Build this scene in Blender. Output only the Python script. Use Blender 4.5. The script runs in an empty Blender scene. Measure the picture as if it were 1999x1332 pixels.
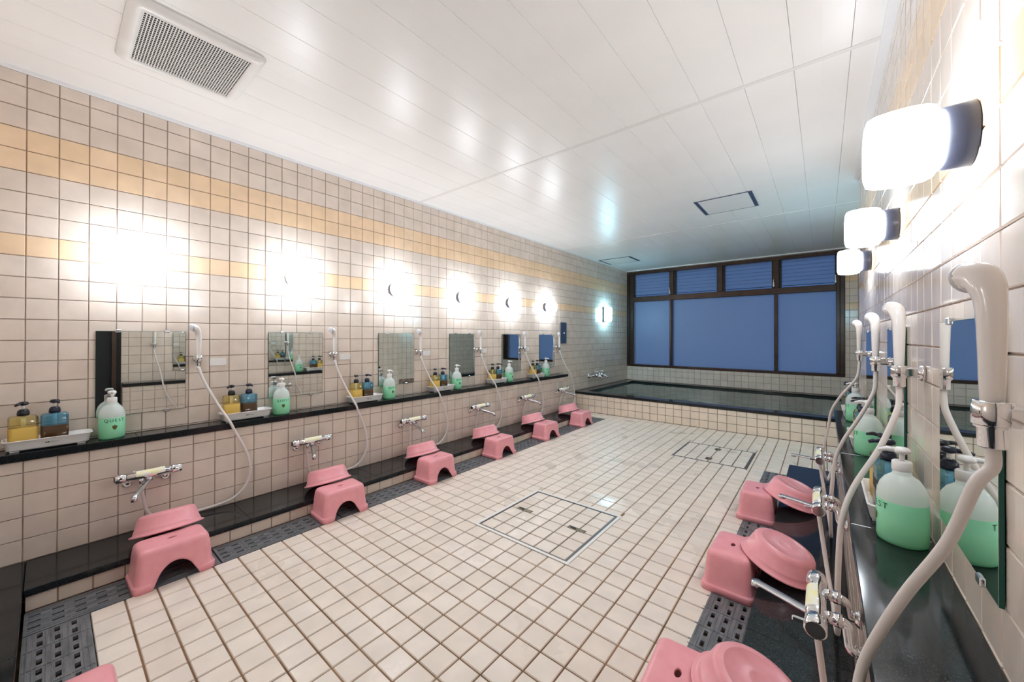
import bpy, math, random
from mathutils import Vector, Matrix
from math import sin, cos, pi, radians as RAD
random.seed(7)
sc = bpy.context.scene
COL = sc.collection

# ------------------------------------------------------------------ camera, world, exposure
W_IMG = 1999.0
FPX, YAW, PIT, ROL, CXP, CYP = 741.5287, 0.68825, 0.0042274, 0.0022748, -2.5589, -12.6363
CAM = Vector((2.9146, 0.0, 1.1145))
cF = Vector((-sin(YAW)*cos(PIT), cos(YAW)*cos(PIT), sin(PIT)))
cR0 = Vector((cos(YAW), sin(YAW), 0)); cU0 = cR0.cross(cF)
cR = cR0*cos(ROL)+cU0*sin(ROL); cU = -cR0*sin(ROL)+cU0*cos(ROL)
cam_d = bpy.data.cameras.new('camera')
cam_d.sensor_fit = 'HORIZONTAL'; cam_d.sensor_width = 36.0; cam_d.lens = FPX/W_IMG*36.0
cam_d.shift_x = -CXP/W_IMG; cam_d.shift_y = CYP/W_IMG
cam_d.clip_start = 0.02
cam = bpy.data.objects.new('camera', cam_d); COL.objects.link(cam)
m = Matrix((cR, cU, -cF)).transposed().to_4x4(); m.translation = CAM
cam.matrix_world = m
sc.camera = cam

w = bpy.data.worlds.new('dusk_sky'); sc.world = w; w.use_nodes = True
bg = w.node_tree.nodes['Background']; bg.inputs[0].default_value = (0.10, 0.22, 0.52, 1); bg.inputs[1].default_value = 0.36

sc.view_settings.view_transform = 'Standard'; sc.view_settings.look = 'None'
sc.view_settings.gamma = 1.0; sc.view_settings.use_curve_mapping = False
sc.view_settings.exposure = 0.76
LAMP_E = 21.0          # opal glass of the round wall lamps
COOL_E = 26.0           # cooler lamps beside the bath
try:
    sc.cycles.use_denoising = True; sc.cycles.max_bounces = 14; sc.cycles.diffuse_bounces = 9
    sc.cycles.transparent_max_bounces = 12; sc.cycles.sample_clamp_indirect = 6.0
    sc.cycles.caustics_reflective = False; sc.cycles.caustics_refractive = False
except Exception:
    pass

# ------------------------------------------------------------------ materials
def L(r, g, b):
    f = lambda c: c/12.92 if c <= 0.04045 else ((c+0.055)/1.055)**2.4
    return (f(r/255), f(g/255), f(b/255), 1)

def mat(name, col, rough=0.4, metal=0.0, spec=0.5, trans=0.0, alpha=1.0, ior=1.45, emit=None, estr=0.0, coat=0.0):
    m = bpy.data.materials.new(name); m.use_nodes = True
    p = m.node_tree.nodes['Principled BSDF']
    p.inputs['Base Color'].default_value = col if len(col) == 4 else (*col, 1)
    p.inputs['Roughness'].default_value = rough; p.inputs['Metallic'].default_value = metal
    p.inputs['Specular IOR Level'].default_value = spec; p.inputs['IOR'].default_value = ior
    p.inputs['Transmission Weight'].default_value = trans; p.inputs['Alpha'].default_value = alpha
    p.inputs['Coat Weight'].default_value = coat
    if emit: p.inputs['Emission Color'].default_value = emit; p.inputs['Emission Strength'].default_value = estr
    return m

def nodes(m): return m.node_tree.nodes, m.node_tree.links, m.node_tree.nodes['Principled BSDF']

def add_noise(m, scale=30, lo=(1, 1, 1, 1), hi=(1, 1, 1, 1), detail=4, rough=None, bump=0.0, bscale=None, stretch=None):
    """procedural colour grain between lo and hi, optional roughness range and bump"""
    n, l, p = nodes(m)
    tc = n.new('ShaderNodeTexCoord'); tex = n.new('ShaderNodeTexNoise')
    tex.inputs['Scale'].default_value = scale; tex.inputs['Detail'].default_value = detail
    src = tc.outputs['Object']
    if stretch:
        mp = n.new('ShaderNodeMapping'); mp.inputs['Scale'].default_value = stretch
        l.new(src, mp.inputs[0]); src = mp.outputs[0]
    l.new(src, tex.inputs['Vector'])
    r = n.new('ShaderNodeValToRGB'); r.color_ramp.elements[0].position = .35; r.color_ramp.elements[1].position = .65
    r.color_ramp.elements[0].color = lo; r.color_ramp.elements[1].color = hi
    l.new(tex.outputs['Fac'], r.inputs[0]); l.new(r.outputs[0], p.inputs['Base Color'])
    if rough:
        mr = n.new('ShaderNodeMapRange'); mr.inputs['From Min'].default_value = .35; mr.inputs['From Max'].default_value = .65
        mr.inputs['To Min'].default_value = rough[0]; mr.inputs['To Max'].default_value = rough[1]
        l.new(tex.outputs['Fac'], mr.inputs[0]); l.new(mr.outputs[0], p.inputs['Roughness'])
    if bump:
        t2 = n.new('ShaderNodeTexNoise'); t2.inputs['Scale'].default_value = bscale or scale
        l.new(src, t2.inputs['Vector'])
        b = n.new('ShaderNodeBump'); b.inputs['Strength'].default_value = bump; b.inputs['Distance'].default_value = .002
        l.new(t2.outputs['Fac'], b.inputs['Height']); l.new(b.outputs[0], p.inputs['Normal'])
    return m

def tile_mat(name, c0, c1, rough, island, wet=False, spec=.5):
    m = mat(name, c0, rough, spec=spec); n, l, p = nodes(m)
    if island:
        g = n.new('ShaderNodeNewGeometry'); rnd = g.outputs['Random Per Island']
    else:
        g = n.new('ShaderNodeObjectInfo'); rnd = g.outputs['Random']
    mx = n.new('ShaderNodeMix'); mx.data_type = 'RGBA'
    mx.inputs[6].default_value = c0; mx.inputs[7].default_value = c1; l.new(rnd, mx.inputs[0])
    geo = n.new('ShaderNodeNewGeometry')
    tex = n.new('ShaderNodeTexNoise'); tex.inputs['Scale'].default_value = 9; tex.inputs['Detail'].default_value = 3
    l.new(geo.outputs['Position'], tex.inputs['Vector'])
    mr = n.new('ShaderNodeMapRange'); mr.inputs['From Min'].default_value = .3; mr.inputs['From Max'].default_value = .7
    mr.inputs['To Min'].default_value = .93; mr.inputs['To Max'].default_value = 1.05
    l.new(tex.outputs['Fac'], mr.inputs[0])
    vm = n.new('ShaderNodeVectorMath'); vm.operation = 'SCALE'
    l.new(mx.outputs[2], vm.inputs[0]); l.new(mr.outputs[0], vm.inputs['Scale']); l.new(vm.outputs[0], p.inputs['Base Color'])
    if wet:      # puddled, glossier patches
        t2 = n.new('ShaderNodeTexNoise'); t2.inputs['Scale'].default_value = 2.3; t2.inputs['Detail'].default_value = 5
        l.new(geo.outputs['Position'], t2.inputs['Vector'])
        m2 = n.new('ShaderNodeMapRange'); m2.inputs['From Min'].default_value = .54; m2.inputs['From Max'].default_value = .66
        m2.inputs['To Min'].default_value = rough; m2.inputs['To Max'].default_value = .16
        l.new(t2.outputs['Fac'], m2.inputs[0]); l.new(m2.outputs[0], p.inputs['Roughness'])
        t3 = n.new('ShaderNodeTexNoise'); t3.inputs['Scale'].default_value = 60
        l.new(geo.outputs['Position'], t3.inputs['Vector'])
        b = n.new('ShaderNodeBump'); b.inputs['Strength'].default_value = .12; b.inputs['Distance'].default_value = .002
        l.new(t3.outputs['Fac'], b.inputs['Height']); l.new(b.outputs[0], p.inputs['Normal'])
    return m

def pair(name, c0, c1, rough, **k):
    return (tile_mat(name, c0, c1, rough, False, **k), tile_mat(name+'_joined', c0, c1, rough, True, **k))

M = {}
M['wt'] = pair('beige_glazed_tile', L(222, 208, 195), L(229, 216, 204), .13)
M['ot'] = pair('apricot_glazed_tile', L(236, 208, 172), L(240, 212, 180), .13)
M['ft'] = pair('pinkish_floor_tile', L(233, 221, 209), L(239, 229, 219), .42, wet=True)
M['tt'] = pair('bath_front_tile', L(233, 219, 201), L(238, 223, 206), .28)
M['grout'] = add_noise(mat('wall_grout', L(140, 122, 114), .8), 14, L(124, 104, 97), L(158, 142, 134))
M['fgrout'] = add_noise(mat('floor_grout', L(118, 86, 56), .8), 5, L(108, 78, 50), L(146, 116, 88))
M['ceil'] = add_noise(mat('ceiling_panel', L(240, 239, 237), .3, spec=.4), 3, L(238, 237, 235), L(241, 240, 238), bump=.2, bscale=2.2)
M['white_trim'] = mat('white_trim', L(236, 238, 240), .35)
M['joiner'] = mat('ceiling_joiner', L(228, 227, 224), .35)
M['granite'] = add_noise(mat('black_granite', L(28, 31, 32), .11, spec=.45), 420, L(14, 17, 18), L(44, 48, 50), detail=2, stretch=(1, .5, 1))
M['granite_edge'] = M['granite']
M['grate'] = add_noise(mat('grey_grate_plastic', L(112, 114, 118), .38), 18, L(98, 100, 104), L(126, 128, 132), bump=.5, bscale=120, stretch=(3, .4, 1))
M['dark'] = mat('dark_channel', L(16, 16, 16), .6)
M['black'] = mat('black_gloss', L(14, 15, 18), .22)
M['pink'] = add_noise(mat('pink_plastic', L(240, 164, 173), .28), 25, L(238, 161, 170), L(242, 168, 176), bump=.05, bscale=400)
M['chrome'] = mat('chrome', (.82, .83, .85), .07, metal=1.0)
M['chrome_dull'] = mat('brushed_chrome', (.62, .63, .65), .24, metal=1.0)
M['mirror'] = mat('mirror_silver', (.80, .86, .85), .012, metal=1.0)
M['glass_edge'] = mat('green_glass_edge', L(14, 78, 68), .1)
M['white_pl'] = add_noise(mat('white_plastic', L(236, 235, 233), .3), 12, L(233, 232, 230), L(238, 237, 235))
M['shower_w'] = mat('ivory_shower_plastic', L(236, 231, 227), .16, coat=.3)
M['hose'] = mat('ivory_hose', L(224, 218, 214), .38)
M['bronze'] = add_noise(mat('bronze_frame', L(66, 46, 36), .34, metal=.3), 6, L(60, 41, 32), L(74, 53, 42))
M['bronze_dark'] = mat('bronze_frame_dark', L(34, 27, 25), .4)
M['lamp_base'] = mat('dark_grey_lamp_base', L(52, 54, 66), .32)
M['lamp_glass'] = mat('opal_lamp_glass', (.9, .9, .9), .3, emit=(.915, 1, 1.10, 1), estr=LAMP_E)
M['lamp_cool'] = mat('cool_opal_lamp_glass', (.9, .9, .9), .3, emit=(.40, .86, 1.08, 1), estr=COOL_E)
M['steel'] = mat('steel_panel', L(128, 134, 142), .2, metal=.9)
M['label_y'] = add_noise(mat('warning_sticker', L(240, 238, 210), .5), 70, L(246, 240, 170), L(246, 246, 242))
M['ink'] = mat('dark_print', L(40, 60, 50), .6)
M['ink_leaf'] = mat('leaf_print', L(92, 92, 40), .6)
M['ink_grey'] = mat('grey_print', L(150, 152, 158), .6)
M['caulk'] = mat('white_caulk', L(240, 238, 235), .5)
M['hatch_metal'] = mat('hatch_frame_metal', L(105, 105, 108), .35, metal=.6)
M['handle'] = add_noise(mat('hatch_handle', L(120, 108, 88), .4, metal=.5), 60, L(80, 66, 52), L(150, 142, 124))
M['hatch_panel'] = mat('ceiling_hatch_panel', L(230, 229, 227), .3)
M['hatch_frame'] = mat('ceiling_hatch_frame', L(92, 106, 132), .3, metal=.6)
M['nozzle'] = mat('spray_face', L(200, 200, 202), .4)
M['rubber'] = mat('pump_black', L(22, 23, 28), .28)
M['pump_navy'] = mat('pump_navy', L(24, 30, 50), .28)
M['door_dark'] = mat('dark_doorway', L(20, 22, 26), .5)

def frosted(name, col, t):       # translucent frosted plastic or glass
    m = bpy.data.materials.new(name); m.use_nodes = True
    n, l = m.node_tree.nodes, m.node_tree.links
    p = n['Principled BSDF']; p.inputs['Base Color'].default_value = col; p.inputs['Roughness'].default_value = .3
    out = n['Material Output']; tr = n.new('ShaderNodeBsdfTransparent'); tr.inputs[0].default_value = (1, 1, 1, 1)
    tl = n.new('ShaderNodeBsdfTranslucent'); tl.inputs[0].default_value = col
    a = n.new('ShaderNodeMixShader'); a.inputs[0].default_value = .45
    l.new(p.outputs[0], a.inputs[1]); l.new(tl.outputs[0], a.inputs[2])
    b = n.new('ShaderNodeMixShader'); b.inputs[0].default_value = t
    l.new(a.outputs[0], b.inputs[1]); l.new(tr.outputs[0], b.inputs[2]); l.new(b.outputs[0], out.inputs[0])
    return m

def clear(name, tint, gloss=.1):     # clear tinted thin plastic
    m = bpy.data.materials.new(name); m.use_nodes = True
    n, l = m.node_tree.nodes, m.node_tree.links; n.remove(n['Principled BSDF'])
    out = n['Material Output']; tr = n.new('ShaderNodeBsdfTransparent'); tr.inputs[0].default_value = tint
    gl = n.new('ShaderNodeBsdfGlossy'); gl.inputs['Roughness'].default_value = .05
    df = n.new('ShaderNodeBsdfDiffuse'); df.inputs[0].default_value = tint
    fr = n.new('ShaderNodeFresnel'); fr.inputs[0].default_value = 1.45
    a = n.new('ShaderNodeMixShader'); a.inputs[0].default_value = gloss
    l.new(tr.outputs[0], a.inputs[1]); l.new(df.outputs[0], a.inputs[2])
    b = n.new('ShaderNodeMixShader'); l.new(fr.outputs[0], b.inputs[0])
    l.new(a.outputs[0], b.inputs[1]); l.new(gl.outputs[0], b.inputs[2]); l.new(b.outputs[0], out.inputs[0])
    return m

M['b_white'] = frosted('frosted_white_bottle', L(246, 250, 250), .10)
M['l_green'] = frosted('green_soap', L(168, 236, 198), .0)
M['b_yellow'] = clear('clear_yellow_bottle', L(254, 246, 196))
M['b_blue'] = clear('clear_blue_bottle', L(150, 212, 236), .22)
M['l_cream'] = frosted('cream_shampoo', L(250, 214, 110), .0)
M['l_brown'] = mat('dark_brown_rinse', L(70, 46, 20), .12)
M['pane'] = mat('frosted_window_pane', (.80, .86, .95, 1), .42, trans=.86, ior=1.35, spec=.4)
M['water'] = mat('bath_water', (.20, .50, .48, 1), .05, trans=.9, ior=1.33)
n, l, p = nodes(M['water'])
t = n.new('ShaderNodeTexNoise'); t.inputs['Scale'].default_value = 5; tc = n.new('ShaderNodeTexCoord')
l.new(tc.outputs['Object'], t.inputs['Vector'])
b = n.new('ShaderNodeBump'); b.inputs['Strength'].default_value = .25; b.inputs['Distance'].default_value = .02
l.new(t.outputs['Fac'], b.inputs['Height']); l.new(b.outputs[0], p.inputs['Normal'])
M['tub_in'] = add_noise(mat('bath_inner_tile', L(34, 80, 82), .4), 3, L(28, 70, 72), L(46, 94, 94))

# ------------------------------------------------------------------ mesh helpers
class MB:
    def __init__(s): s.v, s.f, s.sm = [], [], []
    def add(s, vs, fs, smooth=False, mtx=None):
        o = len(s.v)
        s.v += [tuple(mtx @ Vector(q)) if mtx is not None else tuple(q) for q in vs]
        s.f += [tuple(i+o for i in q) for q in fs]; s.sm += [smooth]*len(fs); return s
    def box(s, x0, x1, y0, y1, z0, z1, ch=0.0, mtx=None):
        if ch <= 0:
            vs = [(x, y, z) for z in (z0, z1) for y in (y0, y1) for x in (x0, x1)]
            fs = [(0, 2, 3, 1), (4, 5, 7, 6), (0, 1, 5, 4), (2, 6, 7, 3), (0, 4, 6, 2), (1, 3, 7, 5)]
            return s.add(vs, fs, False, mtx)
        c = ch; vs = []
        rings = [(z0, c), (z0+c, 0), (z1-c, 0), (z1, c)]
        for z, i in rings:
            xa, xb, ya, yb = x0+i, x1-i, y0+i, y1-i
            k = c if i == 0 else c*.6
            vs += [(xa+k, ya, z), (xb-k, ya, z), (xb, ya+k, z), (xb, yb-k, z), (xb-k, yb, z), (xa+k, yb, z), (xa, yb-k, z), (xa, ya+k, z)]
        fs = [tuple(reversed(range(8))), tuple(range(24, 32))]
        for r in range(3):
            for i in range(8): fs.append((r*8+i, r*8+(i+1) % 8, r*8+8+(i+1) % 8, r*8+8+i))
        return s.add(vs, fs, False, mtx)
    def loft(s, rings, cap0=True, cap1=True, smooth=True, mtx=None):
        n = len(rings[0]); vs = [q for r in rings for q in r]; fs = []
        for a in range(len(rings)-1):
            for i in range(n): fs.append((a*n+i, a*n+(i+1) % n, a*n+n+(i+1) % n, a*n+n+i))
        s.add(vs, fs, smooth, mtx)
        o = len(s.v)-len(vs)
        if cap0: s.f.append(tuple(o+i for i in reversed(range(n)))); s.sm.append(False)
        if cap1: s.f.append(tuple(o+(len(rings)-1)*n+i for i in range(n))); s.sm.append(False)
        return s
    def lathe(s, prof, n=24, mtx=None, cap0=True, cap1=True):
        return s.loft([[(r*cos(2*pi*i/n), r*sin(2*pi*i/n), z) for i in range(n)] for r, z in prof], cap0, cap1, True, mtx)
    def tube(s, pts, rad, n=10, mtx=None, caps=True):
        pts = [Vector(q) for q in pts]; rads = rad if isinstance(rad, (list, tuple)) else [rad]*len(pts)
        t0 = (pts[1]-pts[0]).normalized(); u = t0.orthogonal().normalized(); rings = []
        for i, q in enumerate(pts):
            t = (pts[min(i+1, len(pts)-1)]-pts[max(i-1, 0)]).normalized()
            u = (u-t*u.dot(t)).normalized(); vv = t.cross(u)
            rings.append([tuple(q+(u*cos(2*pi*k/n)+vv*sin(2*pi*k/n))*rads[i]) for k in range(n)])
        return s.loft(rings, caps, caps, True, mtx)
    def cyl(s, a, b, r, n=16, r2=None): return s.tube([a, b], [r, r if r2 is None else r2], n)
    def mesh(s, name, mtl):
        me = bpy.data.meshes.new(name); me.from_pydata(s.v, [], s.f)
        me.polygons.foreach_set('use_smooth', s.sm); me.update()
        for q in (mtl if isinstance(mtl, (list, tuple)) else [mtl]): me.materials.append(q)
        return me
    def obj(s, name, mtl, parent=None): return link(name, s.mesh(name, mtl), parent)

def link(name, me, parent=None, mtx=None):
    o = bpy.data.objects.new(name, me); COL.objects.link(o)
    if parent is not None: o.parent = parent
    if mtx is not None: o.matrix_local = mtx
    return o

def tag(o, label, cat, group=None):
    o['label'] = label; o['category'] = cat
    if group: o['group'] = group
    return o
def thing(name, label, cat, loc=(0, 0, 0), rz=0.0, group=None):
    o = bpy.data.objects.new(name, None); COL.objects.link(o); o.empty_display_size = .05
    o.location = loc; o.rotation_euler = (0, 0, rz)
    return tag(o, label, cat, group)
def struct(o): o['kind'] = 'structure'; return o
def copy_tree(src, parent=None):
    c = src.copy(); COL.objects.link(c)
    if parent is not None: c.parent = parent; c.matrix_parent_inverse = src.matrix_parent_inverse
    for k in [q for q in KIDS.get(src.name, [])]: copy_tree(k, c)
    return c
KIDS = {}
def index_kids(root):
    ch = list(root.children); KIDS[root.name] = ch
    for k in ch: index_kids(k)

def smooth_path(pts, n=8):           # Catmull-Rom through the points
    P = [Vector(q) for q in pts]; P = [P[0]*2-P[1]]+P+[P[-1]*2-P[-2]]; out = []
    for i in range(1, len(P)-2):
        for k in range(n):
            t = k/n; a, b, c, d = P[i-1], P[i], P[i+1], P[i+2]
            out.append(.5*((2*b)+(c-a)*t+(2*a-5*b+4*c-d)*t*t+(3*b-a-3*c+d)*t**3))
    out.append(P[-2]); return out

def rrect(hx, hy, r, z, n=6):        # rounded rectangle ring, counter-clockwise
    out = []
    for cx, cy, a0 in ((hx-r, hy-r, 0), (-hx+r, hy-r, 90), (-hx+r, -hy+r, 180), (hx-r, -hy+r, 270)):
        for k in range(n+1):
            a = RAD(a0+90*k/n); out.append((cx+r*cos(a), cy+r*sin(a), z))
    return out

# ------------------------------------------------------------------ tiles
def seen(c):                         # how large a tile shows from the photograph's position (only picks the 300 single tiles)
    d = c-CAM; z = d.dot(cF)
    if z < .05: return 0
    if abs(d.dot(cR)/z) > 1.40 or abs(d.dot(cU)/z) > .95: return 0
    return 1
TILE_ME = {}
def tile_mesh(wd, ht, th, mtl):
    k = (round(wd, 4), round(ht, 4), th, mtl.name)
    if k not in TILE_ME:
        b = MB(); tile_geo(b, wd, ht, th); TILE_ME[k] = b.mesh('tile', mtl)
    return TILE_ME[k]
def tile_geo(b, wd, ht, th, mtx=None):
    a, c, i = wd/2, ht/2, min(.0022, wd*.2, ht*.2)
    b.add([(-a, -c, 0), (a, -c, 0), (a, c, 0), (-a, c, 0), (-a+i, -c+i, th), (a-i, -c+i, th), (a-i, c-i, th), (-a+i, c-i, th)],
          [(4, 5, 6, 7), (0, 1, 5, 4), (1, 2, 6, 5), (2, 3, 7, 6), (3, 0, 4, 7)], False, mtx)
def lines(a, b, first, step):
    k = math.ceil((a-first)/step+1e-6); out = [a]
    while first+k*step < b-1e-6: out.append(first+k*step); k += 1
    return out+[b]
def tiles(parent, org, ud, vd, us, vs, mfn, th=.004, joint=.0024, tilt=.25, holes=(), limit=300):
    """tiles in the grid us x vs on the plane org + u*ud + v*vd; holes are (u0,u1,v0,v1) left free"""
    org, ud, vd = Vector(org), Vector(ud), Vector(vd); nd = ud.cross(vd); cells = []
    for i in range(len(us)-1):
        for j in range(len(vs)-1):
            rects = [(us[i], us[i+1], vs[j], vs[j+1])]
            for h in holes:
                nxt = []
                for (a, b_, c, d) in rects:
                    if h[0] >= b_-1e-5 or h[1] <= a+1e-5 or h[2] >= d-1e-5 or h[3] <= c+1e-5: nxt.append((a, b_, c, d)); continue
                    if h[0] > a: nxt.append((a, h[0], c, d))
                    if h[1] < b_: nxt.append((h[1], b_, c, d))
                    a2, b2 = max(a, h[0]), min(b_, h[1])
                    if h[2] > c: nxt.append((a2, b2, c, h[2]))
                    if h[3] < d: nxt.append((a2, b2, h[3], d))
                rects = nxt
            for (a, b_, c, d) in rects:
                wd, ht = b_-a-joint, d-c-joint
                if wd < .008 or ht < .008: continue
                ctr = org+ud*((a+b_)/2)+vd*((c+d)/2)
                dd = CAM-ctr; s = abs(dd.dot(nd))*wd*ht/max(dd.length, .1)**3*seen(ctr)
                cells.append((s, ctr, wd, ht, mfn((a+b_)/2, (c+d)/2)))
    cells.sort(key=lambda q: -q[0])
    rest = {}
    for k, (s, ctr, wd, ht, mp) in enumerate(cells):
        R = Matrix((ud, vd, nd)).transposed().to_4x4()
        R = R @ Matrix.Rotation(RAD(random.gauss(0, tilt)), 4, 'X') @ Matrix.Rotation(RAD(random.gauss(0, tilt)), 4, 'Y')
        R.translation = ctr
        if k < limit and s > 0: link('tile', tile_mesh(wd, ht, th, mp[0]), parent, R)
        else: tile_geo(rest.setdefault(mp[1].name, (MB(), mp[1]))[0], wd, ht, th, R)
    if rest:                          # one joined part for all the others
        b = MB(); mats = []; mi = []
        for nm, (q, mt) in rest.items():
            o = len(b.v); b.v += q.v; b.f += [tuple(i+o for i in f) for f in q.f]; b.sm += q.sm
            mi += [len(mats)]*len(q.f); mats.append(mt)
        o = b.obj('tile_field', mats, parent); o.data.polygons.foreach_set('material_index', mi); o['kind'] = 'stuff'

# ------------------------------------------------------------------ room dimensions
XL0, XLL = 0.0, 0.13            # upper and lower left wall faces
XR, XRL = 3.135, 2.990          # upper and lower right wall faces
XN = 3.29                       # right wall of the bath niche
YB, ZC, YN = 7.07, 2.365, -0.5
ZS, ZT = 0.585, 0.092           # shelf top, granite step top
YJ = 4.1                        # where the right wall steps back
WT = M['wt']; OT = M['ot']; FT = M['ft']; TT = M['tt']
def wallm(u, v): return OT if (1.889 < v < 2.089 or 1.489 < v < 1.589) else WT

# ---- floor
fl = struct(MB().box(XLL, XRL+.15, YN, 5.06, -.25, -.09).box(.645, 2.535, .115, 5.06, -.09, -.004)
            .box(2.535, XR, 3.78, 5.06, -.09, -.004).box(XLL, .645, 4.78, 5.06, -.09, -.004).obj('floor', M['fgrout']))
HN = (1.318, 1.950, 1.612, 2.252); HF = (1.814, 2.416, 3.730, 4.310)
fxs = [.6406+.1*k for k in range(20)]; fys = lines(.1088, 5.058, .1088, .1)
tiles(fl, (0, 0, -.004), (1, 0, 0), (0, 1, 0), fxs, fys, lambda u, v: FT, joint=.0056, th=.004, tilt=.12, holes=(HN, HF))
tiles(fl, (0, 0, -.004), (1, 0, 0), (0, 1, 0), lines(2.5406, XR, 2.5406, .1), lines(3.785, 5.058, .1088, .1), lambda u, v: FT, joint=.0056, th=.004, tilt=.12, limit=90)
tiles(fl, (0, 0, -.004), (1, 0, 0), (0, 1, 0), lines(.14, .6406, .0406, .1), lines(4.785, 5.058, .1088, .1), lambda u, v: FT, joint=.0056, th=.004, tilt=.12, limit=30)

# ---- walls
wl = struct(MB().box(-.12, -.004, YN, YB, -.25, ZC+.1).obj('wall_left', M['grout']))
tiles(wl, (-.004, 0, 0), (0, 1, 0), (0, 0, 1), lines(YN, YB, -.071, .1), lines(.285, ZC-.012, 2.289-2.0, .1), wallm)
tiles(wl, (-.004, 0, 0), (0, 1, 0), (0, 0, 1), lines(4.60, 5.06, -.071, .1), lines(.0, .285, .089, .1), lambda u, v: WT, limit=20)
wll = struct(MB().box(-.003, XLL-.004, YN, 4.62, -.09, ZS-.036).obj('wall_left_lower', M['grout']))
tiles(wll, (XLL-.004, 0, 0), (0, 1, 0), (0, 0, 1), lines(YN, 4.62, -.071, .1), lines(ZT, ZS-.037, ZT, .1), lambda u, v: WT)
MB().box(.0, XLL-.003, 4.62, 4.624, 0, ZS-.037).obj('end_tile', WT[0], wll)
wr = struct(MB().box(XR+.004, XN+.12, .51, YJ, -.25, ZC+.1).obj('wall_right', M['grout']))
tiles(wr, (XR+.004, 0, 0), (0, -1, 0), (0, 0, 1), lines(-YJ, -.51, -.071, .1), lines(.0, ZC-.012, .289, .1), wallm, tilt=.3)
wrl = struct(MB().box(XRL+.004, XR+.003, .51, 3.60, -.09, ZS-.036).obj('wall_right_lower', M['grout']))
tiles(wrl, (XRL+.004, 0, 0), (0, -1, 0), (0, 0, 1), lines(-3.60, -.51, -.071, .1), lines(ZT, ZS-.037, ZT, .1), lambda u, v: WT)
wn = struct(MB().box(XN+.004, XN+.12, YJ, YB, -.25, ZC+.1).obj('wall_niche', M['grout']))
tiles(wn, (XN+.004, 0, 0), (0, -1, 0), (0, 0, 1), lines(-YB, -YJ, -.071, .1), lines(.285, ZC-.012, .289, .1), wallm)
WX1, WZ0, WZ1 = 3.150, .552, 2.335
wb = struct(MB().box(-.12, XN+.12, YB+.004, YB+.2, -.25, WZ0-.002).box(WX1, XN+.12, YB+.004, YB+.2, WZ0-.002, ZC+.1)
            .box(-.12, WX1, YB+.004, YB+.2, WZ1+.002, ZC+.1).box(-.12, -.002, YB+.004, YB+.2, WZ0, WZ1).obj('wall_back', M['grout']))
tiles(wb, (0, YB+.004, 0), (1, 0, 0), (0, 0, 1), lines(.0, XN, .1, .1), lines(.285, WZ0-.004, .289, .1), lambda u, v: WT)
tiles(wb, (0, YB+.004, 0), (1, 0, 0), (0, 0, 1), lines(WX1+.002, XN, .1, .1), lines(WZ0-.002, ZC-.012, .289, .1), wallm, limit=60)
wnear = struct(MB().box(-.12, XN+.12, YN-.12, YN-.004, -.25, ZC+.1).obj('wall_near', M['grout']))
tiles(wnear, (0, YN-.004, 0), (-1, 0, 0), (0, 0, 1), lines(-XN, 0, 0, .1), lines(ZT, ZC-.012, .289, .1), wallm, limit=0)
# doorway in the right wall beside the camera (seen in the first mirror)
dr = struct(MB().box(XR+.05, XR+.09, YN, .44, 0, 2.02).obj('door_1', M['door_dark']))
MB().box(XR-.005, XR+.05, .44, .475, 0, 2.06).box(XR-.005, XR+.05, YN, .44, 2.02, 2.06).obj('door_frame', M['bronze'], dr)
MB().box(XR-.006, XR+.06, .475, .51, 0, 2.10).obj('granite_jamb', M['granite'], dr)
struct(MB().box(XR+.0, XN+.12, YN, .51, 2.10, ZC+.1).obj('wall_over_door', M['white_trim']))

# ---- ceiling: 20 cm panels with a groove, two joiner strips
ce = struct(MB().box(-.12, XN+.12, YN-.1, YB+.2, ZC+.012, ZC+.1).obj('ceiling', M['joiner']))
yj = [YN, 2.20, 4.74, YB]
PAN = {}
for r in range(3):
    y0, y1 = yj[r]+.012*(r > 0), yj[r+1]-.012*(r < 2)
    for k in range(-1, 17):
        x0, x1 = max(.0, .01+.2*k), min(XN, .21+.2*k)
        if x1-x0 < .02: continue
        wd = x1-x0-.0008; key = (round(wd, 4), r)
        if key not in PAN:
            a, g = wd/2, .0025; pr = [(-a, .0025), (-a+.001, .0)]
            if wd > .15: pr += [(-.0012, .0), (-.0004, .0003), (.0004, .0003), (.0012, .0)]
            pr += [(a-.001, .0), (a, .0025), (a, .012), (-a, .012)]
            PAN[key] = MB().loft([[(x, y0, z) for x, z in reversed(pr)], [(x, y1, z) for x, z in reversed(pr)]], True, True, False).mesh('ceiling_panel', M['ceil'])
        o = link('ceiling_panel', PAN[key], ce); o.location = ((x0+x1)/2, 0, ZC)
        o.rotation_euler = (0, RAD(random.gauss(0, .10)), 0)
for y in (2.20, 4.74):
    MB().box(0, XN, y-.012, y+.012, ZC-.003, ZC+.012).obj('joiner_strip', M['joiner'], ce)
struct(MB().box(0, .018, YN, YB, ZC-.014, ZC+.002).obj('trim_1', M['white_trim']))
struct(MB().box(XR-.034, XR+.002, YN, YJ, ZC-.014, ZC+.002).obj('trim_2', M['white_trim']))
struct(MB().box(0.018, XN, YB-.018, YB+.004, ZC-.014, ZC+.002).obj('trim_3', M['white_trim']))
struct(MB().box(XN-.018, XN+.004, YJ, YB-.018, ZC-.014, ZC+.002).obj('trim_4', M['white_trim']))

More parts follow.
